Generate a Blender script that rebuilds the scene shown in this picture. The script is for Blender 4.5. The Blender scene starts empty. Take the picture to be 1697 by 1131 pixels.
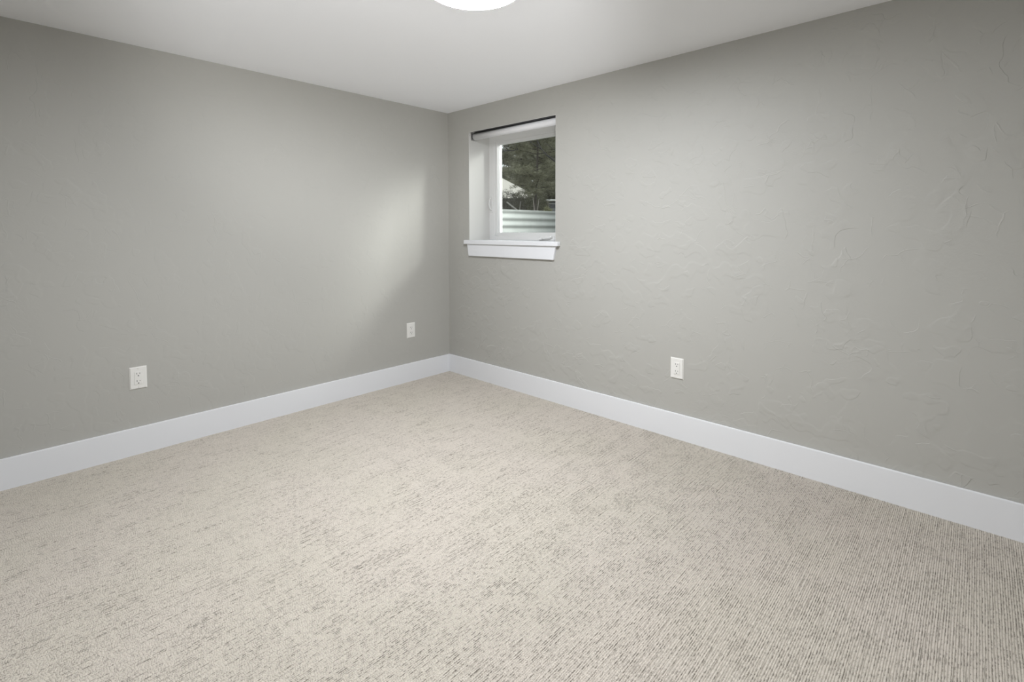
import bpy, bmesh, math, random
import numpy as np
from mathutils import Vector, Matrix

SC = bpy.context.scene
COL = SC.collection

# ------------------------------------------------------------------ camera
W, HPX = 1697.0, 1131.0
F, YAW, PITCH, ROLL, CY = 822.67, 0.754791, -0.042985, -0.0024976, 417.24
CAM = Vector((3.19914, -2.63625, 1.171866))
fwd = Vector((-math.sin(YAW) * math.cos(PITCH), math.cos(YAW) * math.cos(PITCH), math.sin(PITCH)))
rgt0 = Vector((math.cos(YAW), math.sin(YAW), 0))
up0 = rgt0.cross(fwd)
rgt = math.cos(ROLL) * rgt0 + math.sin(ROLL) * up0
upv = -math.sin(ROLL) * rgt0 + math.cos(ROLL) * up0
cd = bpy.data.cameras.new('camera')
cd.sensor_fit = 'HORIZONTAL'
cd.sensor_width = 36.0
cd.lens = F / W * 36.0
cd.shift_x = 0.0
cd.shift_y = (CY - HPX / 2) / W
cd.clip_start, cd.clip_end = 0.02, 400
cam = bpy.data.objects.new('camera', cd)
COL.objects.link(cam)
M = Matrix((rgt, upv, -fwd)).transposed().to_4x4()
M.translation = CAM
cam.matrix_world = M
SC.camera = cam

# ------------------------------------------------------------------ view + light
SC.view_settings.view_transform = 'Standard'
SC.view_settings.look = 'None'
SC.view_settings.exposure = 0.0
SC.view_settings.gamma = 1.0
SC.view_settings.use_curve_mapping = False
SC.cycles.use_denoising = True
SC.cycles.max_bounces = 8
SC.cycles.diffuse_bounces = 5
SC.cycles.transparent_max_bounces = 8
SC.cycles.sample_clamp_indirect = 8.0

LAMP_STRENGTH = 150.0
SKY_STRENGTH = 1.7
SUN_STRENGTH = 20.0

wd = bpy.data.worlds.new('overcast_sky')
SC.world = wd
wd.use_nodes = True
bg = wd.node_tree.nodes['Background']
bg.inputs[0].default_value = (0.93, 0.97, 1.0, 1)
bg.inputs[1].default_value = SKY_STRENGTH

# low daylight from the right that slants through the window onto the left wall
EL = math.radians(28.5)
sdir = Vector((-0.80 * math.cos(EL), -0.60 * math.cos(EL), -math.sin(EL)))
sd = bpy.data.lights.new('daylight', 'AREA')
DAY_D = 2.0
sd.energy = SUN_STRENGTH
sd.shape = 'DISK'
sd.size = 1.1
sd.spread = math.radians(46)
sd.color = (1.0, 0.99, 0.965)
so = bpy.data.objects.new('daylight', sd)
COL.objects.link(so)
so.rotation_euler = sdir.to_track_quat('-Z', 'Y').to_euler()
so.location = Vector((0.66, 0.27, 1.62)) - sdir * DAY_D

# added fill spot behind the camera, bounced off the ceiling like a flash
FILL_W = 150.0
fd = bpy.data.lights.new('bounce_fill', 'SPOT')
fd.energy = FILL_W
fd.spot_size = math.radians(50)
fd.spot_blend = 0.7
fd.shadow_soft_size = 0.12
fo = bpy.data.objects.new('bounce_fill', fd)
COL.objects.link(fo)
fo.location = (3.36, -2.68, 0.5)
fo.rotation_euler = (Vector((0.85, -1.05, 2.13)) - fo.location).to_track_quat('-Z', 'Y').to_euler()

# second added fill spot, turned straight up to bounce off the ceiling
FILL_UP_W = 64.0
fd2 = bpy.data.lights.new('bounce_fill_up', 'SPOT')
fd2.energy = FILL_UP_W
fd2.spot_size = math.radians(110)
fd2.spot_blend = 0.6
fd2.shadow_soft_size = 0.12
fo2 = bpy.data.objects.new('bounce_fill_up', fd2)
COL.objects.link(fo2)
fo2.location = (3.05, -2.45, 1.45)
fo2.rotation_euler = (math.pi, 0, 0)

RX, RY, H = 3.6, 2.8, 2.13
BASE_T, BASE_H = 0.014, 0.1426


# ------------------------------------------------------------------ helpers
def new_mat(name, col=(0.8, 0.8, 0.8), rough=0.5, metal=0.0, spec=0.5):
    m = bpy.data.materials.new(name)
    m.use_nodes = True
    b = m.node_tree.nodes['Principled BSDF']
    b.inputs['Base Color'].default_value = (*col, 1)
    b.inputs['Roughness'].default_value = rough
    b.inputs['Metallic'].default_value = metal
    b.inputs['Specular IOR Level'].default_value = spec
    return m


def obj(name, bm, mat, parent=None, smooth=False):
    me = bpy.data.meshes.new(name)
    bmesh.ops.recalc_face_normals(bm, faces=bm.faces[:])
    bm.to_mesh(me)
    bm.free()
    if smooth:
        for p in me.polygons:
            p.use_smooth = True
    me.materials.append(mat)
    o = bpy.data.objects.new(name, me)
    COL.objects.link(o)
    if parent is not None:
        o.parent = parent
    return o


def empty(name, loc=(0, 0, 0), rz=0.0):
    o = bpy.data.objects.new(name, None)
    o.empty_display_size = 0.05
    COL.objects.link(o)
    o.location = loc
    o.rotation_euler = (0, 0, rz)
    return o


def tag(o, label=None, cat=None, group=None, kind=None):
    if label:
        o['label'] = label
    if cat:
        o['category'] = cat
    if group:
        o['group'] = group
    if kind:
        o['kind'] = kind
    return o


def box(bm, a, b, bev=0.0, seg=2):
    x0, y0, z0 = a
    x1, y1, z1 = b
    r = bmesh.ops.create_cube(bm, size=1.0)
    vs = r['verts']
    for v in vs:
        v.co = Vector((x0 if v.co.x < 0 else x1, y0 if v.co.y < 0 else y1, z0 if v.co.z < 0 else z1))
    if bev > 0:
        es = list({e for v in vs for e in v.link_edges})
        bmesh.ops.bevel(bm, geom=es, offset=bev, segments=seg, profile=0.5, affect='EDGES')
    return bm


def prism(bm, pts, d):
    """closed polygon pts (3D) extruded by vector d"""
    d = Vector(d)
    a = [bm.verts.new(Vector(p)) for p in pts]
    b = [bm.verts.new(Vector(p) + d) for p in pts]
    bm.faces.new(a)
    bm.faces.new(list(reversed(b)))
    n = len(pts)
    for i in range(n):
        bm.faces.new((a[i], a[(i + 1) % n], b[(i + 1) % n], b[i]))
    return bm


def tube(bm, pts, rad, n=8, cap=True):
    pts = [Vector(p) for p in pts]
    if not hasattr(rad, '__len__'):
        rad = [rad] * len(pts)
    rings = []
    ref = None
    for i, p in enumerate(pts):
        t = (pts[min(i + 1, len(pts) - 1)] - pts[max(i - 1, 0)]).normalized()
        if ref is None:
            ref = Vector((0, 0, 1)) if abs(t.z) < 0.9 else Vector((1, 0, 0))
        u = (ref - t * ref.dot(t)).normalized()
        ref = u
        v = t.cross(u)
        rings.append([bm.verts.new(p + (u * math.cos(2 * math.pi * k / n) + v * math.sin(2 * math.pi * k / n)) * rad[i]) for k in range(n)])
    for i in range(len(rings) - 1):
        for k in range(n):
            bm.faces.new((rings[i][k], rings[i][(k + 1) % n], rings[i + 1][(k + 1) % n], rings[i + 1][k]))
    if cap:
        bm.faces.new(rings[0])
        bm.faces.new(rings[-1])
    return bm


def lathe(bm, prof, n=48, axis_loc=(0, 0, 0)):
    """prof: list of (r, z), closed at ends when r == 0"""
    ax = Vector(axis_loc)
    rings = []
    for r, z in prof:
        if r < 1e-6:
            rings.append([bm.verts.new(ax + Vector((0, 0, z)))])
        else:
            rings.append([bm.verts.new(ax + Vector((r * math.cos(2 * math.pi * k / n), r * math.sin(2 * math.pi * k / n), z))) for k in range(n)])
    for i in range(len(rings) - 1):
        a, b = rings[i], rings[i + 1]
        for k in range(n):
            k2 = (k + 1) % n
            if len(a) == 1 and len(b) == 1:
                continue
            if len(a) == 1:
                bm.faces.new((a[0], b[k2], b[k]))
            elif len(b) == 1:
                bm.faces.new((a[k], a[k2], b[0]))
            else:
                bm.faces.new((a[k], a[k2], b[k2], b[k]))
    return bm


def mesh_np(name, verts, faces, mat, parent=None, smooth=False):
    """verts (N,3), faces (M,k) arrays"""
    me = bpy.data.meshes.new(name)
    n, (m, k) = len(verts), faces.shape
    me.vertices.add(n)
    me.vertices.foreach_set('co', np.asarray(verts, dtype=np.float32).ravel())
    me.loops.add(m * k)
    me.loops.foreach_set('vertex_index', faces.astype(np.int32).ravel())
    me.polygons.add(m)
    me.polygons.foreach_set('loop_start', np.arange(0, m * k, k, dtype=np.int32))
    me.polygons.foreach_set('loop_total', np.full(m, k, dtype=np.int32))
    me.update(calc_edges=True)
    me.validate()
    if smooth:
        me.polygons.foreach_set('use_smooth', np.ones(len(me.polygons), dtype=bool))
    me.materials.append(mat)
    o = bpy.data.objects.new(name, me)
    COL.objects.link(o)
    if parent is not None:
        o.parent = parent
    return o


class G:
    """tiny node-graph helper"""
    def __init__(s, m):
        s.t = m.node_tree
        s.b = s.t.nodes['Principled BSDF']

    def n(s, kind, **kw):
        nd = s.t.nodes.new(kind)
        for k, v in kw.items():
            setattr(nd, k, v)
        return nd

    def set(s, sock, v):
        if isinstance(v, bpy.types.NodeSocket):
            s.t.links.new(v, sock)
        else:
            sock.default_value = v

    def math(s, op, a, b=0.0, c=0.0):
        nd = s.n('ShaderNodeMath', operation=op)
        s.set(nd.inputs[0], a)
        s.set(nd.inputs[1], b)
        s.set(nd.inputs[2], c)
        return nd.outputs[0]

    def vmath(s, op, a, b):
        nd = s.n('ShaderNodeVectorMath', operation=op)
        s.set(nd.inputs[0], a)
        s.set(nd.inputs[1], b)
        return nd.outputs[0]

    def noise(s, vec, scale, detail=2.0, rough=0.5, dist=0.0):
        nd = s.n('ShaderNodeTexNoise')
        s.set(nd.inputs['Vector'], vec)
        nd.inputs['Scale'].default_value = scale
        nd.inputs['Detail'].default_value = detail
        nd.inputs['Roughness'].default_value = rough
        nd.inputs['Distortion'].default_value = dist
        return nd

    def step(s, v, a, b, lo=0.0, hi=1.0):
        nd = s.n('ShaderNodeMapRange', interpolation_type='SMOOTHSTEP')
        s.set(nd.inputs['Value'], v)
        nd.inputs['From Min'].default_value = a
        nd.inputs['From Max'].default_value = b
        nd.inputs['To Min'].default_value = lo
        nd.inputs['To Max'].default_value = hi
        return nd.outputs[0]

    def mix(s, f, a, b):
        nd = s.n('ShaderNodeMix', data_type='RGBA')
        s.set(nd.inputs['Factor'], f)
        s.set(nd.inputs['A'], a if isinstance(a, bpy.types.NodeSocket) else (*a, 1))
        s.set(nd.inputs['B'], b if isinstance(b, bpy.types.NodeSocket) else (*b, 1))
        return nd.outputs['Result']

    def coord(s):
        return s.n('ShaderNodeTexCoord').outputs['Object']

    def bump(s, h, dist, strength=1.0):
        nd = s.n('ShaderNodeBump')
        nd.inputs['Strength'].default_value = strength
        nd.inputs['Distance'].default_value = dist
        s.set(nd.inputs['Height'], h)
        s.t.links.new(nd.outputs[0], s.b.inputs['Normal'])


# ------------------------------------------------------------------ materials
def wall_material(name, off, gain):
    """greige eggshell paint over a sparse hand-trowelled drywall texture"""
    m = new_mat(name, (0.447, 0.440, 0.412), 0.55, spec=0.25)
    g = G(m)
    c = g.vmath('ADD', g.coord(), off)
    # warp
    w = g.noise(c, 3.2, 2.0)
    wv = g.vmath('SCALE', w.outputs['Color'], (0, 0, 0))
    wv.node.inputs['Scale'].default_value = 0.22
    cw = g.vmath('ADD', c, wv)
    w2 = g.noise(c, 24.0, 1.0)
    wv2 = g.vmath('SCALE', w2.outputs['Color'], (0, 0, 0))
    wv2.node.inputs['Scale'].default_value = 0.022
    cw = g.vmath('ADD', cw, wv2)
    # lap lines left by the trowel: thin broken ridges along contours and cells
    n1 = g.noise(cw, 5.2, 1.0).outputs['Fac']
    lap = g.step(n1, 0.520, 0.529)
    lap2 = g.step(n1, 0.405, 0.411)
    lap3 = g.step(n1, 0.605, 0.611)
    mk = g.step(g.noise(c, 10.0, 1.0).outputs['Fac'], 0.53, 0.60)
    mk2 = g.step(g.noise(g.vmath('ADD', c, (7, 3, 5)), 9.0, 1.0).outputs['Fac'], 0.54, 0.62)
    vo = g.n('ShaderNodeTexVoronoi', feature='DISTANCE_TO_EDGE')
    g.set(vo.inputs['Vector'], cw)
    vo.inputs['Scale'].default_value = 8.5
    line = g.step(vo.outputs['Distance'], 0.0, 0.028, 1.0, 0.0)
    mk3 = g.step(g.noise(g.vmath('ADD', c, (1, 9, 2)), 11.0, 1.0).outputs['Fac'], 0.55, 0.63)
    h = g.math('MULTIPLY', lap, mk)
    h = g.math('ADD', h, g.math('MULTIPLY', lap2, mk2))
    h = g.math('ADD', h, g.math('MULTIPLY', lap3, mk3))
    h = g.math('ADD', h, g.math('MULTIPLY', g.math('MULTIPLY', line, mk3), 0.8))
    # rough pitted patches
    ro = g.noise(cw, 70.0, 2.0, 0.6).outputs['Fac']
    mr = g.step(g.noise(g.vmath('ADD', c, (4, 4, 8)), 3.5, 1.0).outputs['Fac'], 0.54, 0.68)
    h = g.math('ADD', h, g.math('MULTIPLY', g.math('MULTIPLY', ro, mr), 0.9))
    h = g.math('ADD', h, g.math('MULTIPLY', g.noise(c, 5.0, 1.0).outputs['Fac'], 0.9))
    g.bump(h, 0.0016 * gain, 0.8)
    return m


M_WALL_L = wall_material('greige_paint_left', (2.3, 0.7, 0.4), 0.33)
M_WALL_R = wall_material('greige_paint_right', (5.1, 3.3, 1.6), 0.62)

M_CEIL = new_mat('ceiling_paint', (0.91, 0.918, 0.94), 0.8, spec=0.2)
_g = G(M_CEIL)
_g.bump(_g.noise(_g.coord(), 9.0, 2.0).outputs['Fac'], 0.002, 0.3)
M_TRIM = new_mat('white_trim_paint', (0.79, 0.80, 0.825), 0.38, spec=0.4)
M_VINYL = new_mat('white_vinyl', (0.73, 0.73, 0.72), 0.35, spec=0.45)
M_REVEAL = new_mat('reveal_paint', (0.58, 0.575, 0.555), 0.6, spec=0.25)
M_PLASTIC = new_mat('outlet_plastic', (0.80, 0.79, 0.76), 0.3, spec=0.5)
M_SLOT = new_mat('slot_black', (0.02, 0.02, 0.02), 0.7)
M_SCREW = new_mat('screw_paint_gap_shade', (0.70, 0.69, 0.66), 0.35)
M_SHADE = new_mat('shade_fabric', (0.78, 0.78, 0.79), 0.75, spec=0.2)
_g = G(M_SHADE)
_g.bump(_g.noise(_g.coord(), 900.0, 2.0).outputs['Fac'], 0.0004, 0.4)
M_BLACK = new_mat('matte_black', (0.012, 0.012, 0.012), 0.5)
M_METAL = new_mat('bracket_metal', (0.55, 0.55, 0.54), 0.35, 0.9)
M_RIM = new_mat('lamp_rim_white', (0.82, 0.82, 0.82), 0.4)

# galvanised steel of the window well
M_GALV = new_mat('galvanised_steel', (0.27, 0.285, 0.275), 0.7, 0.0, 0.2)
_g = G(M_GALV)
_n = _g.noise(_g.coord(), 14.0, 4.0).outputs['Fac']
_g.set(_g.b.inputs['Base Color'], _g.mix(_n, (0.235, 0.25, 0.24), (0.29, 0.305, 0.295)))
M_GRAVEL = new_mat('gravel', (0.33, 0.32, 0.30), 0.9)
_g = G(M_GRAVEL)
_v = _g.n('ShaderNodeTexVoronoi')
_g.set(_v.inputs['Vector'], _g.coord())
_v.inputs['Scale'].default_value = 55.0
_g.set(_g.b.inputs['Base Color'], _g.mix(_v.outputs['Color'], (0.20, 0.19, 0.18), (0.50, 0.48, 0.45)))
_g.bump(_v.outputs['Distance'], -0.015, 1.0)
M_SOIL = new_mat('ground_soil', (0.12, 0.115, 0.085), 0.95)
_g = G(M_SOIL)
_g.set(_g.b.inputs['Base Color'], _g.mix(_g.noise(_g.coord(), 3.0, 6.0).outputs['Fac'], (0.07, 0.075, 0.045), (0.19, 0.17, 0.13)))
M_STUCCO = new_mat('exterior_siding', (0.5, 0.49, 0.46), 0.8)
M_BARK = new_mat('bark_brown', (0.10, 0.085, 0.072), 0.9)
_g = G(M_BARK)
_g.set(_g.b.inputs['Base Color'], _g.mix(_g.noise(_g.coord(), 18.0, 4.0).outputs['Fac'], (0.028, 0.024, 0.02), (0.075, 0.062, 0.05)))
M_BARKD = new_mat('bark_dark', (0.035, 0.032, 0.03), 0.9)
M_BARKP = new_mat('bark_pale', (0.17, 0.15, 0.132), 0.9)


def leaf_material(name, a, b):
    m = new_mat(name, a, 0.7, spec=0.2)
    g = G(m)
    g.set(g.b.inputs['Base Color'], g.mix(g.noise(g.coord(), 2.6, 3.0).outputs['Fac'], a, b))
    return m


M_NEEDLE = leaf_material('pine_needles', (0.115, 0.116, 0.074), (0.25, 0.243, 0.17))
M_NEEDLE_G = leaf_material('pale_needles', (0.17, 0.17, 0.115), (0.33, 0.32, 0.24))
M_NEEDLE_D = leaf_material('dark_needles', (0.066, 0.068, 0.042), (0.155, 0.15, 0.102))
M_TWIG = leaf_material('twig_brush', (0.06, 0.057, 0.046), (0.12, 0.11, 0.09))
M_YELLOW = leaf_material('yellow_leaves', (0.16, 0.165, 0.08), (0.24, 0.24, 0.14))
M_ROOF = new_mat('pale_roof', (0.58, 0.545, 0.48), 0.85)
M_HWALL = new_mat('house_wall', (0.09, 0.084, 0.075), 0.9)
M_FASCIA = new_mat('dark_fascia', (0.05, 0.047, 0.042), 0.8)
M_WHITE = new_mat('white_metal', (0.62, 0.62, 0.60), 0.5)
M_POST = new_mat('weathered_post', (0.33, 0.29, 0.27), 0.8)
M_VAN = new_mat('grey_van_paint', (0.16, 0.165, 0.17), 0.35, 0.2)
M_VGLASS = new_mat('dark_glass', (0.012, 0.013, 0.015), 0.12)
M_TYRE = new_mat('tyre_rubber', (0.025, 0.025, 0.025), 0.8)
M_WOOD = new_mat('grey_weathered_wood', (0.17, 0.16, 0.145), 0.85)

# window glass: clear pane with a Fresnel reflection
M_GLASS = bpy.data.materials.new('window_glass')
M_GLASS.use_nodes = True
_t = M_GLASS.node_tree
_t.nodes.clear()
_o = _t.nodes.new('ShaderNodeOutputMaterial')
_mx = _t.nodes.new('ShaderNodeMixShader')
_tr = _t.nodes.new('ShaderNodeBsdfTransparent')
_tr.inputs[0].default_value = (0.93, 0.95, 0.94, 1)
_gl = _t.nodes.new('ShaderNodeBsdfGlossy')
_gl.inputs['Roughness'].default_value = 0.02
_fr = _t.nodes.new('ShaderNodeFresnel')
_fr.inputs[0].default_value = 1.25
_t.links.new(_fr.outputs[0], _mx.inputs[0])
_t.links.new(_tr.outputs[0], _mx.inputs[1])
_t.links.new(_gl.outputs[0], _mx.inputs[2])
_t.links.new(_mx.outputs[0], _o.inputs[0])

# lamp diffuser: gives off the room's light
M_LAMP = bpy.data.materials.new('lit_diffuser')
M_LAMP.use_nodes = True
_b = M_LAMP.node_tree.nodes['Principled BSDF']
_b.inputs['Base Color'].default_value = (0.85, 0.85, 0.85, 1)
_b.inputs['Roughness'].default_value = 0.4
_b.inputs['Emission Color'].default_value = (0.955, 0.985, 1.03, 1)
_b.inputs['Emission Strength'].default_value = LAMP_STRENGTH

# carpet: cut-and-loop ribbed pile
RIB = 0.0061
M_CARPET = new_mat('ribbed_carpet', (0.6, 0.55, 0.48), 0.95, spec=0.05)
g = G(M_CARPET)
co = g.coord()
sx = g.n('ShaderNodeSeparateXYZ')
g.set(sx.inputs[0], co)
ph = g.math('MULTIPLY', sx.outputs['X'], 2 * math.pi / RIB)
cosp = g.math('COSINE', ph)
gap = g.step(cosp, 0.25, 0.95)                             # darker backing between two ribs, with the gap's shade in its colour
# loops along each rib, every rib with its own phase
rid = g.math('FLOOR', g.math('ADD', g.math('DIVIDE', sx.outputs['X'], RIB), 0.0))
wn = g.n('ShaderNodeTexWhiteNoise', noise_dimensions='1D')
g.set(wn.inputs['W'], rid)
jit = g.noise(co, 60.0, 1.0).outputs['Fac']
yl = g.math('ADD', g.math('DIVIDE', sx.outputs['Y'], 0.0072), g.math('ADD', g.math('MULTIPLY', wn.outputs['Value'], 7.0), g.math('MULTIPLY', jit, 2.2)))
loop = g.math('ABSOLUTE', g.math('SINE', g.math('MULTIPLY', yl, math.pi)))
cut = g.step(loop, 0.0, 0.45, 1.0, 0.0)                    # crevice between two loops, its shade painted into the colour
mp = g.n('ShaderNodeMapping')
g.set(mp.inputs['Vector'], co)
mp.inputs['Scale'].default_value = (1.0, 0.42, 1.0)
dash = g.noise(mp.outputs[0], 165.0, 1.0, 0.65).outputs['Fac']
patch = g.noise(co, 11.0, 2.0, 0.6).outputs['Fac']
fleck = g.step(g.math('ADD', dash, g.math('MULTIPLY', g.math('SUBTRACT', patch, 0.5), 0.36)), 0.44, 0.66)
tone = g.noise(co, 2.2, 0.0).outputs['Fac']
yarn = g.mix(g.noise(co, 420.0, 1.0).outputs['Fac'], (0.49, 0.445, 0.38), (0.675, 0.63, 0.56))
yarn = g.mix(g.step(tone, 0.35, 0.65), yarn, g.mix(0.5, yarn, (0.60, 0.545, 0.49)))
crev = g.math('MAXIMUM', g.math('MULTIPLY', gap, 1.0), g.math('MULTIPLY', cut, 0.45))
dark = g.math('MULTIPLY', crev, g.math('ADD', g.math('MULTIPLY', fleck, 0.80), 0.11))  # painted gap and crevice shade, broken up by darker yarn flecks
dark = g.math('ADD', dark, g.math('MULTIPLY', fleck, 0.16))
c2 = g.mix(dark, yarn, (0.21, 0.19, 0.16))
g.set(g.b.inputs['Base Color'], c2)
hh = g.math('ADD', g.math('MULTIPLY', g.noise(co, 330.0, 1.0, 0.6).outputs['Fac'], 0.7), g.math('MULTIPLY', g.math('POWER', loop, 0.5), 0.55))
g.bump(hh, 0.0028, 0.9)

# ------------------------------------------------------------------ room shell
# window opening in the right wall
WX0, WX1, WZ0, WZ1 = 0.254, 1.124, 1.068, 1.943
TW = 0.30                                                   # wall thickness
FY = 0.223                                                  # front of the window frame


def structure(name, bm, mat, parent=None, label=None):
    o = obj(name, bm, mat, parent)
    if parent is None:
        o['kind'] = 'structure'
    return o


bm = bmesh.new()
for a, b in (((-0.2, 0, -0.1), (WX0, TW, H + 0.1)), ((WX1, 0, -0.1), (RX + 0.2, TW, H + 0.1)),
             ((WX0, 0, -0.1), (WX1, TW, WZ0)), ((WX0, 0, WZ1), (WX1, TW, H + 0.1))):
    box(bm, a, b)
bmesh.ops.remove_doubles(bm, verts=bm.verts[:], dist=1e-5)
structure('wall_right', bm, M_WALL_R)
structure('wall_left', box(bmesh.new(), (-0.2, -RY - 0.2, -0.1), (0, 0, H + 0.1)), M_WALL_L)
structure('wall_back', box(bmesh.new(), (0, -RY - 0.2, -0.1), (RX, -RY, H + 0.1)), M_WALL_L)
structure('wall_side', box(bmesh.new(), (RX, -RY - 0.2, -0.1), (RX + 0.2, 0, H + 0.1)), M_WALL_R)
structure('ceiling', box(bmesh.new(), (0, -RY, H), (RX, 0, H + 0.1)), M_CEIL)

# carpeted floor: ribs run along y, gently wandering
NS = 6
nr = int(RX / RIB)
xs = np.arange(nr * NS + 1) * (RIB / NS)
ys = np.linspace(-RY, 0, 140)
rng = np.random.default_rng(4)
prof = -0.0021 * (0.5 + 0.5 * np.cos(2 * np.pi * xs / RIB)) ** 1.6
X, Y = np.meshgrid(xs, ys)
rib_id = np.floor(X / RIB + 0.5).astype(int)
p1, p2 = rng.uniform(0, 6.28, nr + 2), rng.uniform(0, 6.28, nr + 2)
wob = 0.0006 * np.sin(Y * 9.3 + p1[rib_id]) + 0.0004 * np.sin(Y * 23.0 + p2[rib_id])
Z = prof[None, :] + 0.0005 * np.sin(Y * 37.0 + p2[rib_id]) * (prof[None, :] > -0.003)
V = np.stack([X + wob * (X > 0.02) * (X < RX - 0.02), Y, Z], -1).reshape(-1, 3)
nx = len(xs)
I = (np.arange(len(ys) - 1)[:, None] * nx + np.arange(nx - 1)[None, :]).ravel()
FC = np.stack([I, I + 1, I + nx + 1, I + nx], -1)
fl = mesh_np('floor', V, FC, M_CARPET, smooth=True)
fl['kind'] = 'structure'

# baseboards with an eased top edge
def baseboard(name, a, b):
    bm = bmesh.new()
    box(bm, a, b, 0.0025, 2)
    structure(name, bm, M_TRIM)


baseboard('baseboard_left', (0, -RY, -0.006), (BASE_T, -0.0, BASE_H))
baseboard('baseboard_right', (BASE_T + 0.0003, -BASE_T, -0.006), (RX - BASE_T - 0.0003, 0, BASE_H))
baseboard('baseboard_side', (RX - BASE_T, -RY, -0.006), (RX, 0, BASE_H))
baseboard('baseboard_back', (BASE_T + 0.0003, -RY, -0.006), (RX - BASE_T - 0.0003, -RY + BASE_T, BASE_H))

# ------------------------------------------------------------------ window
win = empty('window_1', ((WX0 + WX1) / 2, FY, 1.095))
win['kind'] = 'structure'
wl = Vector(win.location)


def wobj(name, bm, mat, parent=None, smooth=False):
    bmesh.ops.translate(bm, verts=bm.verts[:], vec=-wl)
    return obj(name, bm, mat, parent or win, smooth)


# painted reveal lining
bm = bmesh.new()
box(bm, (WX0 - 0.001, 0.0005, 1.095), (WX0 + 0.003, FY + 0.02, WZ1))
box(bm, (WX1 - 0.003, 0.0005, 1.095), (WX1 + 0.001, FY + 0.02, WZ1))
box(bm, (WX0 + 0.003, 0.0005, WZ1 - 0.003), (WX1 - 0.003, FY + 0.02, WZ1 + 0.001))
wobj('reveal', bm, M_REVEAL)


def rect_frame(bm, x0, x1, z0, z1, y0, y1, wl_, wr, wb, wt, bev=0.003):
    """one frame with mitre-less joined bars"""
    o = [(x0, z0), (x1, z0), (x1, z1), (x0, z1)]
    i = [(x0 + wl_, z0 + wb), (x1 - wr, z0 + wb), (x1 - wr, z1 - wt), (x0 + wl_, z1 - wt)]
    vs = {}
    for k, (ring) in (('o', o), ('i', i)):
        for y in (y0, y1):
            vs[k, y] = [bm.verts.new((x, y, z)) for x, z in ring]
    fs = []
    for k in range(4):
        k2 = (k + 1) % 4
        fs.append(bm.faces.new((vs['o', y0][k], vs['o', y0][k2], vs['i', y0][k2], vs['i', y0][k])))
        fs.append(bm.faces.new((vs['o', y1][k], vs['o', y1][k2], vs['i', y1][k2], vs['i', y1][k])))
        fs.append(bm.faces.new((vs['o', y0][k], vs['o', y0][k2], vs['o', y1][k2], vs['o', y1][k])))
        fs.append(bm.faces.new((vs['i', y0][k], vs['i', y0][k2], vs['i', y1][k2], vs['i', y1][k])))
    if bev:
        es = [e for e in bm.edges if all(v in vs['i', y0] for v in e.verts)]
        bmesh.ops.bevel(bm, geom=es, offset=bev, segments=2, affect='EDGES')
    return bm


FX0, FX1, FZ0, FZ1 = WX0 + 0.003, WX1 - 0.003, 1.0955, WZ1 - 0.003
frame = wobj('window_frame', rect_frame(bmesh.new(), FX0, FX1, FZ0, FZ1, FY, TW + 0.01, 0.060, 0.060, 0.030, 0.055), M_VINYL)
SX0, SX1, SZ0, SZ1 = FX0 + 0.060, FX1 - 0.060, FZ0 + 0.030, FZ1 - 0.055
sash = wobj('sash', rect_frame(bmesh.new(), SX0 + 0.001, SX1 - 0.001, SZ0 + 0.001, SZ1 - 0.001, FY + 0.010, 0.272, 0.017, 0.017, 0.028, 0.022), M_VINYL)
bm = bmesh.new()
box(bm, (SX0 + 0.014, 0.262, SZ0 + 0.024), (SX1 - 0.014, 0.266, SZ1 - 0.018))
pane = wobj('glass_pane', bm, M_GLASS, sash)
pane['label'] = 'clear glass pane'
# sill stool and tapered apron
bm = bmesh.new()
box(bm, (0.222, -0.032, 1.0645), (1.162, 0.0, 1.0945), 0.003)
box(bm, (WX0 + 0.001, -0.002, 1.0685), (WX1 - 0.001, FY + 0.03, 1.0945))
wobj('window_sill', bm, M_TRIM)
bm = bmesh.new()
prism(bm, [(0.246, 0, 1.0645), (1.134, 0, 1.0645), (1.115, 0, 0.971), (0.264, 0, 0.971)], (0, -0.018, 0))
bmesh.ops.bevel(bm, geom=[e for e in bm.edges], offset=0.0015, segments=1, affect='EDGES')
wobj('apron', bm, M_TRIM)
# lock lever on the left frame bar
bm = bmesh.new()
box(bm, (FX0 + 0.018, FY - 0.006, 1.318), (FX0 + 0.042, FY, 1.418), 0.0025)
tube(bm, [(FX0 + 0.030, FY - 0.006, 1.335), (FX0 + 0.026, FY - 0.020, 1.352), (FX0 + 0.020, FY - 0.026, 1.385), (FX0 + 0.028, FY - 0.024, 1.425), (FX0 + 0.040, FY - 0.020, 1.440)], [0.006, 0.006, 0.0055, 0.005, 0.004], 8)
wobj('lock_lever', bm, M_VINYL, None, True)
# folding crank at the lower right
CX = 0.882
bm = bmesh.new()
prism(bm, [(CX - 0.075, FY, 1.0955), (CX + 0.075, FY, 1.0955), (CX + 0.066, FY, 1.124), (CX - 0.066, FY, 1.124)], (0, -0.030, 0))
for v in bm.verts:
    if v.co.z > 1.11 and v.co.y < FY - 0.01:
        v.co.y += 0.012
bmesh.ops.bevel(bm, geom=[e for e in bm.edges], offset=0.003, segments=2, affect='EDGES')
crank = wobj('crank_cover', bm, M_VINYL)
bm = bmesh.new()
tube(bm, [(CX - 0.045, FY - 0.030, 1.108), (CX - 0.02, FY - 0.044, 1.112), (CX + 0.04, FY - 0.046, 1.117), (CX + 0.062, FY - 0.042, 1.128)], [0.007, 0.0065, 0.006, 0.007], 10)
box(bm, (CX - 0.058, FY - 0.047, 1.101), (CX - 0.032, FY - 0.026, 1.115), 0.003)
wobj('crank_handle', bm, M_VINYL, crank, True)

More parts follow.
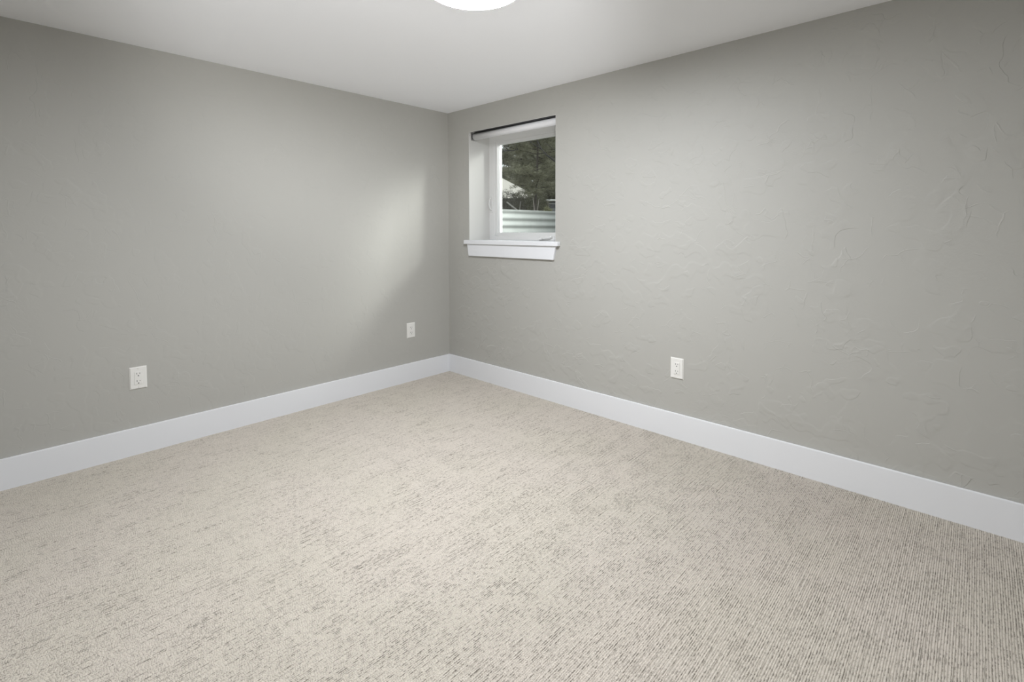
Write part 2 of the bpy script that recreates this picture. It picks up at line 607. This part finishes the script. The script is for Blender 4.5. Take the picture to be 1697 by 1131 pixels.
# ------------------------------------------------------------------ roller shade
RYC, RZC, RR = 0.050, 1.9100, 0.0255
sh = tag(empty('roller_shade', ((WX0 + WX1) / 2, RYC, RZC)),
         'white rolled-up roller shade mounted inside the top of the window recess', 'window shade')


def sobj(name, bm, mat, parent=None, smooth=False):
    bmesh.ops.translate(bm, verts=bm.verts[:], vec=-Vector(sh.location))
    return obj(name, bm, mat, parent or sh, smooth)


def cyl_x(bm, x0, x1, y, z, r, n=40, bev=0.0):
    return tube(bm, [(x0, y, z), (x1, y, z)], r, n)


o = sobj('fabric_roll', cyl_x(bmesh.new(), WX0 + 0.018, WX1 - 0.018, RYC, RZC, RR), M_SHADE, None, False)
for p in o.data.polygons:
    p.use_smooth = len(p.vertices) == 4
o = sobj('top_strip', box(bmesh.new(), (WX0 + 0.016, 0.005, 1.9365), (WX1 - 0.004, 0.078, 1.9398), 0.0006), M_BLACK)  # black strip added to make the gap above the roll dark
o['label'] = 'thin black strip above the roll'
for x0, x1 in ((WX0 + 0.0035, WX0 + 0.0075), (WX1 - 0.0075, WX1 - 0.0035)):
    sobj('bracket', box(bmesh.new(), (x0, 0.020, 1.880), (x1, 0.078, 1.9396), 0.0012), M_METAL)
for x0, x1 in ((WX0 + 0.0075, WX0 + 0.0178), (WX1 - 0.0178, WX1 - 0.0075)):
    sobj('end_cap', cyl_x(bmesh.new(), x0, x1, RYC, RZC, 0.018, 24), M_BLACK)
bm = bmesh.new()
box(bm, (WX0 + 0.018, 0.004, 1.9325), (WX0 + 0.030, 0.024, 1.9364), 0.0008)
box(bm, (WX0 + 0.036, 0.004, 1.9335), (WX0 + 0.052, 0.022, 1.9364), 0.0008)
sobj('mounting_clip', bm, M_METAL)

# ------------------------------------------------------------------ outlets
def make_outlet(label):
    """duplex outlet modelled facing -y with its plate centre at the origin"""
    root = empty('wall_outlet')
    tag(root, label, 'outlet', 'white duplex wall outlets')
    w, h, t = 0.0375, 0.0585, 0.0062
    ww, hh = 0.0172, 0.0338                   # half size of the rectangular insert opening
    bm = bmesh.new()
    box(bm, (-w, -t, -h), (w, 0, h))
    es = [e for e in bm.edges if all(v.co.y < -t + 1e-6 for v in e.verts)]
    bmesh.ops.bevel(bm, geom=es, offset=0.0042, segments=3, affect='EDGES')
    obj('cover_plate', bm, M_PLASTIC, root)
    bm = bmesh.new()
    box(bm, (-ww - 0.0008, -t - 0.0001, -hh - 0.0008), (ww + 0.0008, -t + 0.001, hh + 0.0008))
    gp = obj('insert_gap_shade', bm, M_SCREW, root)  # solid grey strip, its colour stands for the shade in the gap
    gp['label'] = 'thin grey strip coloured as the shadow gap around the insert'
    bm = bmesh.new()
    box(bm, (-ww, -t - 0.0022, -hh), (ww, -t + 0.001, hh), 0.0010, 2)
    rc = obj('receptacle', bm, M_PLASTIC, root)
    yf = -t - 0.0024
    for cz in (0.0195, -0.0195):
        for sx_, hh2 in ((-0.0064, 0.0042), (0.0064, 0.0034)):
            bm = bmesh.new()
            box(bm, (sx_ - 0.0011, yf, cz + 0.0045 - hh2), (sx_ + 0.0011, yf + 0.002, cz + 0.0045 + hh2))
            obj('slot', bm, M_SLOT, rc)
        bm = bmesh.new()
        pts = [(0.0027 * math.cos(a), yf, cz - 0.0075 + 0.0027 * math.sin(a)) for a in np.linspace(0, math.pi, 9)]
        pts = [(0.0027, yf, cz - 0.0098), *pts, (-0.0027, yf, cz - 0.0098)]
        prism(bm, pts, (0, 0.002, 0))
        obj('ground_hole', bm, M_SLOT, rc)
    for cz in (0.0484, -0.0484):
        bm = bmesh.new()
        lathe(bm, [(0, 0.0009), (0.0022, 0.0007), (0.0031, 0), (0.0031, -0.001)], 16)
        bmesh.ops.rotate(bm, verts=bm.verts[:], cent=(0, 0, 0), matrix=Matrix.Rotation(math.pi / 2, 3, 'X'))
        bmesh.ops.translate(bm, verts=bm.verts[:], vec=(0, -t, cz))
        obj('screw', bm, M_SCREW, root)
    return root


def copy_tree(o, parent=None):
    c = o.copy()
    COL.objects.link(c)
    c.parent = parent
    for ch in list(o.children):
        copy_tree(ch, c)
    return c


ou = make_outlet('white duplex outlet on the wall with the window, above the right baseboard')
ou.location = (1.988, -0.0002, 0.3975)
ou2 = copy_tree(ou)
ou2['label'] = 'white duplex outlet on the left wall, far from the room corner'
ou2.location, ou2.rotation_euler = (0.0002, -2.1055, 0.4025), (0, 0, math.pi / 2)
ou3 = copy_tree(ou)
ou3['label'] = 'white duplex outlet on the left wall close to the room corner'
ou3.location, ou3.rotation_euler = (0.0002, -0.386, 0.397), (0, 0, math.pi / 2)

# ------------------------------------------------------------------ ceiling light
LX, LY, LR = 1.781, -1.338, 0.185
cl = tag(empty('ceiling_light', (LX, LY, H)), 'round white flush-mount ceiling light, switched on', 'ceiling light')
o = obj('rim', lathe(bmesh.new(), [(0, 0), (LR - 0.002, 0), (LR, -0.002), (LR, -0.044), (LR - 0.002, -0.046), (LR - 0.004, -0.046), (LR - 0.004, -0.040), (0, -0.040)], 64), M_RIM, cl)
prof_l = [(LR - 0.0045, -0.041), (LR - 0.0045, -0.045), (LR - 0.012, -0.049), (LR - 0.05, -0.052), (LR - 0.11, -0.054), (0.0, -0.055)]
o = obj('diffuser', lathe(bmesh.new(), prof_l, 64), M_LAMP, cl, True)
o['label'] = 'glowing white diffuser'

# ------------------------------------------------------------------ outside
GZ = 1.22                                               # ground level outdoors


def at(px, py, d):
    """world point seen at pixel (px, py), d metres along the view axis"""
    return CAM + fwd * d + rgt * ((px - 848.5) / F * d) + upv * (-(py - CY) / F * d)


# ground with a hole for the well
WLX0, WLX1, WLY1 = 0.20, 1.42, 1.75
bm = bmesh.new()
for a, b in (((-60, 0.31, GZ - 0.4), (WLX0 - 0.06, 75, GZ)), ((WLX1 + 0.06, 0.31, GZ - 0.4), (60, 75, GZ)),
             ((WLX0 - 0.06, WLY1 + 0.06, GZ - 0.4), (WLX1 + 0.06, 75, GZ))):
    box(bm, a, b)
structure('ground', bm, M_SOIL)
structure('trim_1', box(bmesh.new(), (-0.4, TW, 0.4), (WX0 - 0.01, TW + 0.012, H + 0.3)), M_STUCCO)

# corrugated galvanised window well: U-shaped plan
rc_ = 0.42
plan = [(WLX0 - 0.0, 0.315)]
for k in range(0, 13):
    plan.append((WLX0, 0.315 + (WLY1 - rc_ - 0.315) * k / 12))
for k in range(1, 13):
    a = math.pi - k / 12 * math.pi / 2
    plan.append((WLX0 + rc_ + rc_ * math.cos(a), WLY1 - rc_ + rc_ * math.sin(a)))
for k in range(1, 7):
    plan.append((WLX0 + rc_ + (WLX1 - WLX0 - 2 * rc_) * k / 6, WLY1))
for k in range(1, 13):
    a = math.pi / 2 - k / 12 * math.pi / 2
    plan.append((WLX1 - rc_ + rc_ * math.cos(a), WLY1 - rc_ + rc_ * math.sin(a)))
for k in range(1, 13):
    plan.append((WLX1, WLY1 - rc_ - (WLY1 - rc_ - 0.315) * k / 12))
plan = plan[1:]
plan = np.array(plan)
tg = np.gradient(plan, axis=0)
tg /= np.linalg.norm(tg, axis=1)[:, None] + 1e-9
nrm = np.stack([tg[:, 1], -tg[:, 0]], -1)               # towards the inside
ZT, PITCH_C, AMP = 1.349, 0.064, 0.0085
zs = np.linspace(0.62, ZT - 0.006, 120)
wv_, wf = [], []
for z in zs:
    off = AMP * math.cos(2 * math.pi * (z - 1.346) / PITCH_C)
    for q, n_ in zip(plan, nrm):
        wv_.append((q[0] + n_[0] * off, q[1] + n_[1] * off, z))
npn = len(plan)
for j in range(len(zs) - 1):
    for k in range(npn - 1):
        wf.append((j * npn + k, j * npn + k + 1, (j + 1) * npn + k + 1, (j + 1) * npn + k))
well = tag(empty('window_well', (0.81, 1.0, 0.62)), 'corrugated galvanised steel window well outside the glass', 'window well')
wvn = np.array(wv_) - np.array(well.location)
o = mesh_np('corrugated_wall', wvn, np.array(wf), M_GALV, well, True)
md = o.modifiers.new('thickness', 'SOLIDIFY')
md.thickness = 0.002
bm = bmesh.new()
tube(bm, [(q[0] - well.location.x, q[1] - well.location.y, ZT - well.location.z) for q in plan], 0.0045, 10)
o = obj('rolled_rim', bm, M_GALV, well, True)
bm = bmesh.new()
box(bm, (WLX0 + 0.012, 0.32, 0.55), (WLX1 - 0.012, WLY1 - 0.012, 0.70))
structure('trim_2', bm, M_GRAVEL)

rnd = random.Random(11)


def needles(pts, rngn, per, length, width, updir=0.25):
    """thin needle blades fanned around each point of pts (N,3)"""
    pts = np.repeat(np.asarray(pts), per, axis=0)
    n = len(pts)
    d = rngn.normal(0, 1, (n, 3))
    d[:, 2] = d[:, 2] * 0.7 + updir
    d /= np.linalg.norm(d, axis=1)[:, None]
    s = np.cross(d, rngn.normal(0, 1, (n, 3)))
    s /= np.linalg.norm(s, axis=1)[:, None] + 1e-9
    L = length * rngn.uniform(0.6, 1.2, n)[:, None]
    a = pts + rngn.normal(0, length * 0.25, (n, 3))
    v = np.stack([a - s * width / 2, a + s * width / 2, a + d * L], 1).reshape(-1, 3)
    f = np.arange(3 * n).reshape(n, 3)
    return v, f


def pine(name, base, height, r, crown0, crown_r, nb, label, mat, seed, per=9, nl=0.11, nw=0.011, bark=None, group=None, top_taper=0.25, lean=0.0):
    rg = np.random.default_rng(seed)
    root = tag(empty(name, base), label, 'tree', group)
    bm = bmesh.new()
    k = 9
    tr = [(lean * (i / k) + 0.03 * math.sin(i * 1.7 + seed), 0.03 * math.cos(i * 1.3 + seed), -0.2 + (height + 0.2) * i / k) for i in range(k + 1)]
    tube(bm, tr, [r * (1 - 0.85 * i / k) for i in range(k + 1)], 10)
    pts = []
    for i in range(nb):
        z = crown0 + (height - crown0) * (i + rg.uniform(0, 1)) / nb
        t = (z - crown0) / (height - crown0)
        R = crown_r * ((1 - t) * (1 - top_taper) + top_taper) * min(1, 0.55 + t * 3) * rg.uniform(0.75, 1.1)
        az = rg.uniform(0, 2 * math.pi)
        droop = rg.uniform(-0.25, 0.12)
        p0 = np.array([0, 0, z])
        dirv = np.array([math.cos(az), math.sin(az), droop])
        q = [p0 + dirv * R * s_ + np.array([0, 0, 0.12 * R * s_ * s_]) for s_ in (0, 0.35, 0.7, 1.0)]
        tube(bm, q, [0.18 * r + 0.006, 0.014, 0.009, 0.004], 5)
        nt = max(4, int(R * 15))
        for j in range(nt):
            s_ = rg.uniform(0.18, 1.0)
            c = p0 + dirv * R * s_ + np.array([0, 0, 0.12 * R * s_ * s_])
            spread = 0.10 + 0.22 * s_ * (1.15 - s_) * R
            tip = c + rg.normal(0, spread, 3) * np.array([1, 1, 0.55])
            for m_ in range(5):
                pts.append(c + (tip - c) * (m_ + 1) / 5)
    obj('trunk', bm, bark or M_BARK, root, True)
    v, f = needles(pts, rg, per, nl, nw)
    mesh_np('foliage', v, f, mat, root)
    return root


def gpt(px, d):
    p = at(px, 350, d)
    return (p.x, p.y, GZ)


TG = 'evergreens beyond the window well'
pine('pine_tree', gpt(889, 14), 7.5, 0.036, 1.0, 1.5, 90, 'slender evergreen with a bare lower trunk, in the middle of the window view', M_NEEDLE, 3, per=10, group=TG)
pine('pine_tree', gpt(941, 18.5), 8.5, 0.07, 1.25, 1.5, 70, 'dark evergreen at the right edge of the window, above the canopy', M_NEEDLE_D, 7, per=10, group=TG)
pine('pine_tree', gpt(822, 27), 10.0, 0.13, 1.4, 3.0, 100, 'pale grey-green evergreen above the pale roof, at the left of the window', M_NEEDLE_G, 5, nl=0.17, nw=0.020, group=TG)
pine('pine_tree', gpt(862, 33), 12.0, 0.15, 1.0, 3.6, 110, 'tall grey-green evergreen behind the roof, left of the slender trunk', M_NEEDLE_G, 9, nl=0.20, nw=0.026, group=TG)
pine('pine_tree', gpt(897, 40), 13.0, 0.16, 0.6, 3.8, 120, 'dark evergreen far behind the slender trunk', M_NEEDLE_D, 13, nl=0.24, nw=0.034, group=TG)
pine('pine_tree', gpt(938, 50), 14.0, 0.16, 0.6, 3.8, 120, 'dark evergreen behind the white canopy, farthest to the right', M_NEEDLE, 17, nl=0.24, nw=0.034, group=TG)


def bush(base, rx, h, label, mat, seed, n=260, per=10, nl=0.10, nw=0.012, group=None):
    rg = np.random.default_rng(seed)
    root = tag(empty('shrub', base), label, 'shrub', group)
    bm = bmesh.new()
    for k in range(7):
        a = rg.uniform(0, 6.28)
        rr = rg.uniform(0.2, 0.8) * rx
        tube(bm, [(0.1 * rr * math.cos(a), 0.1 * rr * math.sin(a), -0.1), (0.5 * rr * math.cos(a), 0.5 * rr * math.sin(a), 0.5 * h), (rr * math.cos(a), rr * math.sin(a), h * rg.uniform(0.75, 1.0))], [0.015, 0.010, 0.004], 5)
    obj('stem', bm, M_BARK, root, True)
    u = rg.normal(0, 1, (n, 3))
    u /= np.linalg.norm(u, axis=1)[:, None]
    u *= rg.uniform(0.3, 1, n)[:, None] ** 0.5
    p = u * np.array([rx, rx, h * 0.5]) + np.array([0, 0, h * 0.52])
    v, f = needles(p, rg, per, nl, nw, 0.4)
    mesh_np('foliage', v, f, mat, root)
    return root


bush(gpt(842, 14.2), 0.5, 1.05, 'grey twiggy shrub under the pale roof, at the left of the window', M_TWIG, 21, n=330, per=8, nl=0.16, nw=0.008)
bush(gpt(873, 16), 0.62, 1.25, 'dark green shrub below the slender evergreen, left of its trunk', M_NEEDLE_D, 22, n=700, nl=0.12)
bush(gpt(893, 17.7), 0.40, 1.2, 'dark shrub just right of the slender trunk', M_NEEDLE_D, 23, n=500, nl=0.12)
bush(gpt(907.5, 9), 0.09, 0.36, 'small yellow-green shrub at the rim of the window well, below the canopy', M_YELLOW, 24, n=160, per=8, nl=0.05, nw=0.012)

# sapling with a pale forked trunk
sp = gpt(886.5, 9)
root = tag(empty('sapling', sp), 'pale-barked forked sapling in front of the slender evergreen trunk', 'tree')
bm = bmesh.new()
tube(bm, [(0, 0, -0.1), (0.0, 0, 0.25), (-0.012, -0.01, 0.36), (-0.025, -0.025, 0.55)], [0.020, 0.018, 0.011, 0.004], 8)
tube(bm, [(0.0, 0, 0.22), (0.03, 0.03, 0.30), (0.055, 0.05, 0.52)], [0.014, 0.010, 0.004], 8)
obj('trunk', bm, M_BARKP, root, True)

# bare dark branches of two leafless trees in front of the evergreens
def bare(base_px, d, branches, label, tr=0.03):
    b = gpt(base_px, d)
    root = tag(empty('bare_tree', b), label, 'tree')
    bm = bmesh.new()
    bv = Vector(b)
    top = at(base_px, 190, d) - bv
    tube(bm, [(0, 0, -0.1), top * 0.5 + Vector((0.02, 0, 0)), top], [tr, tr * 0.8, tr * 0.5], 8)
    obj('trunk', bm, M_BARKD, root, True)
    for pl, r0 in branches:
        bm = bmesh.new()
        r0 *= 1.35
        q = [at(x, y, d + dd) - bv for x, y, dd in pl]
        tube(bm, q, [r0 * (1 - 0.75 * i / (len(q) - 1)) for i in range(len(q))], 6)
        obj('branch', bm, M_BARKD, root, True)


bare(815, 9, [([(815, 262, 0), (831, 250.5, 0.1), (843, 249.5, 0.2), (850, 249.8, 0.1), (858, 248, 0.2)], 0.010),
              ([(843, 249.5, 0.2), (838, 244, 0.2), (832, 236, 0.3)], 0.006),
              ([(858, 248, 0.2), (855, 240, 0.2), (851, 230, 0.3)], 0.005)],
     'leafless tree with a dark crooked branch across the upper left of the window')
bare(945, 9, [([(945, 288, 0), (921, 268, 0.1), (907, 258, 0.1), (897, 247, 0.2), (887, 226, 0.3)], 0.016),
              ([(907, 258, 0.1), (918, 262, 0.0), (926, 258, 0.0)], 0.005),
              ([(897, 247, 0.2), (882, 238, 0.2), (872, 227, 0.3)], 0.008),
              ([(945, 262, 0), (921, 250, 0.0), (903, 236, 0.1)], 0.007)],
     'leafless tree with a dark branch slanting across the upper right of the window')

# house with a pale hip roof
HO = at(795, 350, 19)
hz = math.atan2(rgt.y, rgt.x)
ho = tag(empty('house', (HO.x, HO.y, GZ), hz), 'low house with a pale roof behind the shrubs, at the left of the window', 'house')
hw, hd_, hh_ = 2.05, 2.0, 1.17
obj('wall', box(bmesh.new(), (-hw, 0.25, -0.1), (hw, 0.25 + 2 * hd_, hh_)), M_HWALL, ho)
bm = bmesh.new()
e0, e1, yf0, yf1, ze, zr = -hw - 0.3, hw + 0.3, 0.0, 2 * hd_ + 0.5, hh_, hh_ + 1.38
ym = (yf0 + yf1) / 2
A = [bm.verts.new(p) for p in ((e0, yf0, ze), (e1, yf0, ze), (e1, yf1, ze), (e0, yf1, ze), (e0 + 2.25, ym, zr), (e1 - 2.25, ym, zr))]
for f in ((0, 1, 5, 4), (1, 2, 5), (2, 3, 4, 5), (3, 0, 4), (0, 3, 2, 1)):
    bm.faces.new([A[i] for i in f])
obj('roof', bm, M_ROOF, ho)
obj('fascia', box(bmesh.new(), (e0 + 0.01, yf0 - 0.02, ze - 0.10), (e1 - 0.01, yf0 + 0.04, ze + 0.005)), M_FASCIA, ho)

# canopy and vehicle on the right
CA = at(925, 350, 30)
ca = tag(empty('canopy', (CA.x, CA.y, GZ), hz), 'flat white canopy on thin posts over the grey vehicle, beyond the window well', 'canopy')
obj('canopy_roof', box(bmesh.new(), (-0.85, -1.2, 1.64), (2.4, 1.6, 1.74), 0.02), M_WHITE, ca)
for x, y in ((-0.70, -1.1), (2.2, -1.1), (-0.70, 1.4), (2.2, 1.4)):
    obj('post', box(bmesh.new(), (x - 0.04, y - 0.04, -0.1), (x + 0.04, y + 0.04, 1.64)), M_POST, ca)
ve = tag(empty('vehicle', (CA.x + rgt.x * 0.78, CA.y + rgt.y * 0.78, GZ), hz), 'grey boxy vehicle with a dark side window, under the white canopy', 'vehicle')
bm = bmesh.new()
prism(bm, [(-1.45, -0.7, 0.28), (1.3, -0.7, 0.28), (1.3, -0.7, 1.0), (0.75, -0.7, 1.1), (0.4, -0.7, 1.58), (-1.35, -0.7, 1.61), (-1.45, -0.7, 1.50)], (0, 1.4, 0))
bmesh.ops.bevel(bm, geom=bm.edges[:], offset=0.04, segments=2, affect='EDGES')
obj('body', bm, M_VAN, ve)
obj('side_window', box(bmesh.new(), (-1.34, -0.715, 1.25), (0.25, -0.69, 1.46), 0.008), M_VGLASS, ve)
obj('trim_strip', box(bmesh.new(), (-1.40, -0.712, 1.495), (0.35, -0.69, 1.535), 0.004), M_WHITE, ve)
for x in (-0.9, 0.8):
    for y in (-0.62, 0.62):
        bm = bmesh.new()
        tube(bm, [(x, y - 0.09, 0.29), (x, y + 0.09, 0.29)], 0.29, 24)
        obj('wheel', bm, M_TYRE, ve)

# stake and leaning timber just beyond the well
a, b = at(860.5, 352, 9), at(863, 334, 9)
bm = bmesh.new()
tube(bm, [(a - b) * ((b.z - GZ + 0.05) / (b.z - a.z)), (0, 0, 0)], 0.008, 8)
o = obj('garden_stake', bm, M_WOOD)
o.location = b
tag(o, 'thin grey upright stake just beyond the window well rim', 'stake')
a, b = at(840, 335.5, 9.5), at(860, 351, 9.2)
bm = bmesh.new()
tube(bm, [(0, 0, 0), (b - a) * ((a.z - GZ + 0.03) / (a.z - b.z))], 0.016, 8)
o = obj('leaning_timber', bm, M_WOOD)
o.location = a
tag(o, 'weathered grey timber leaning diagonally, left of the thin stake', 'timber')
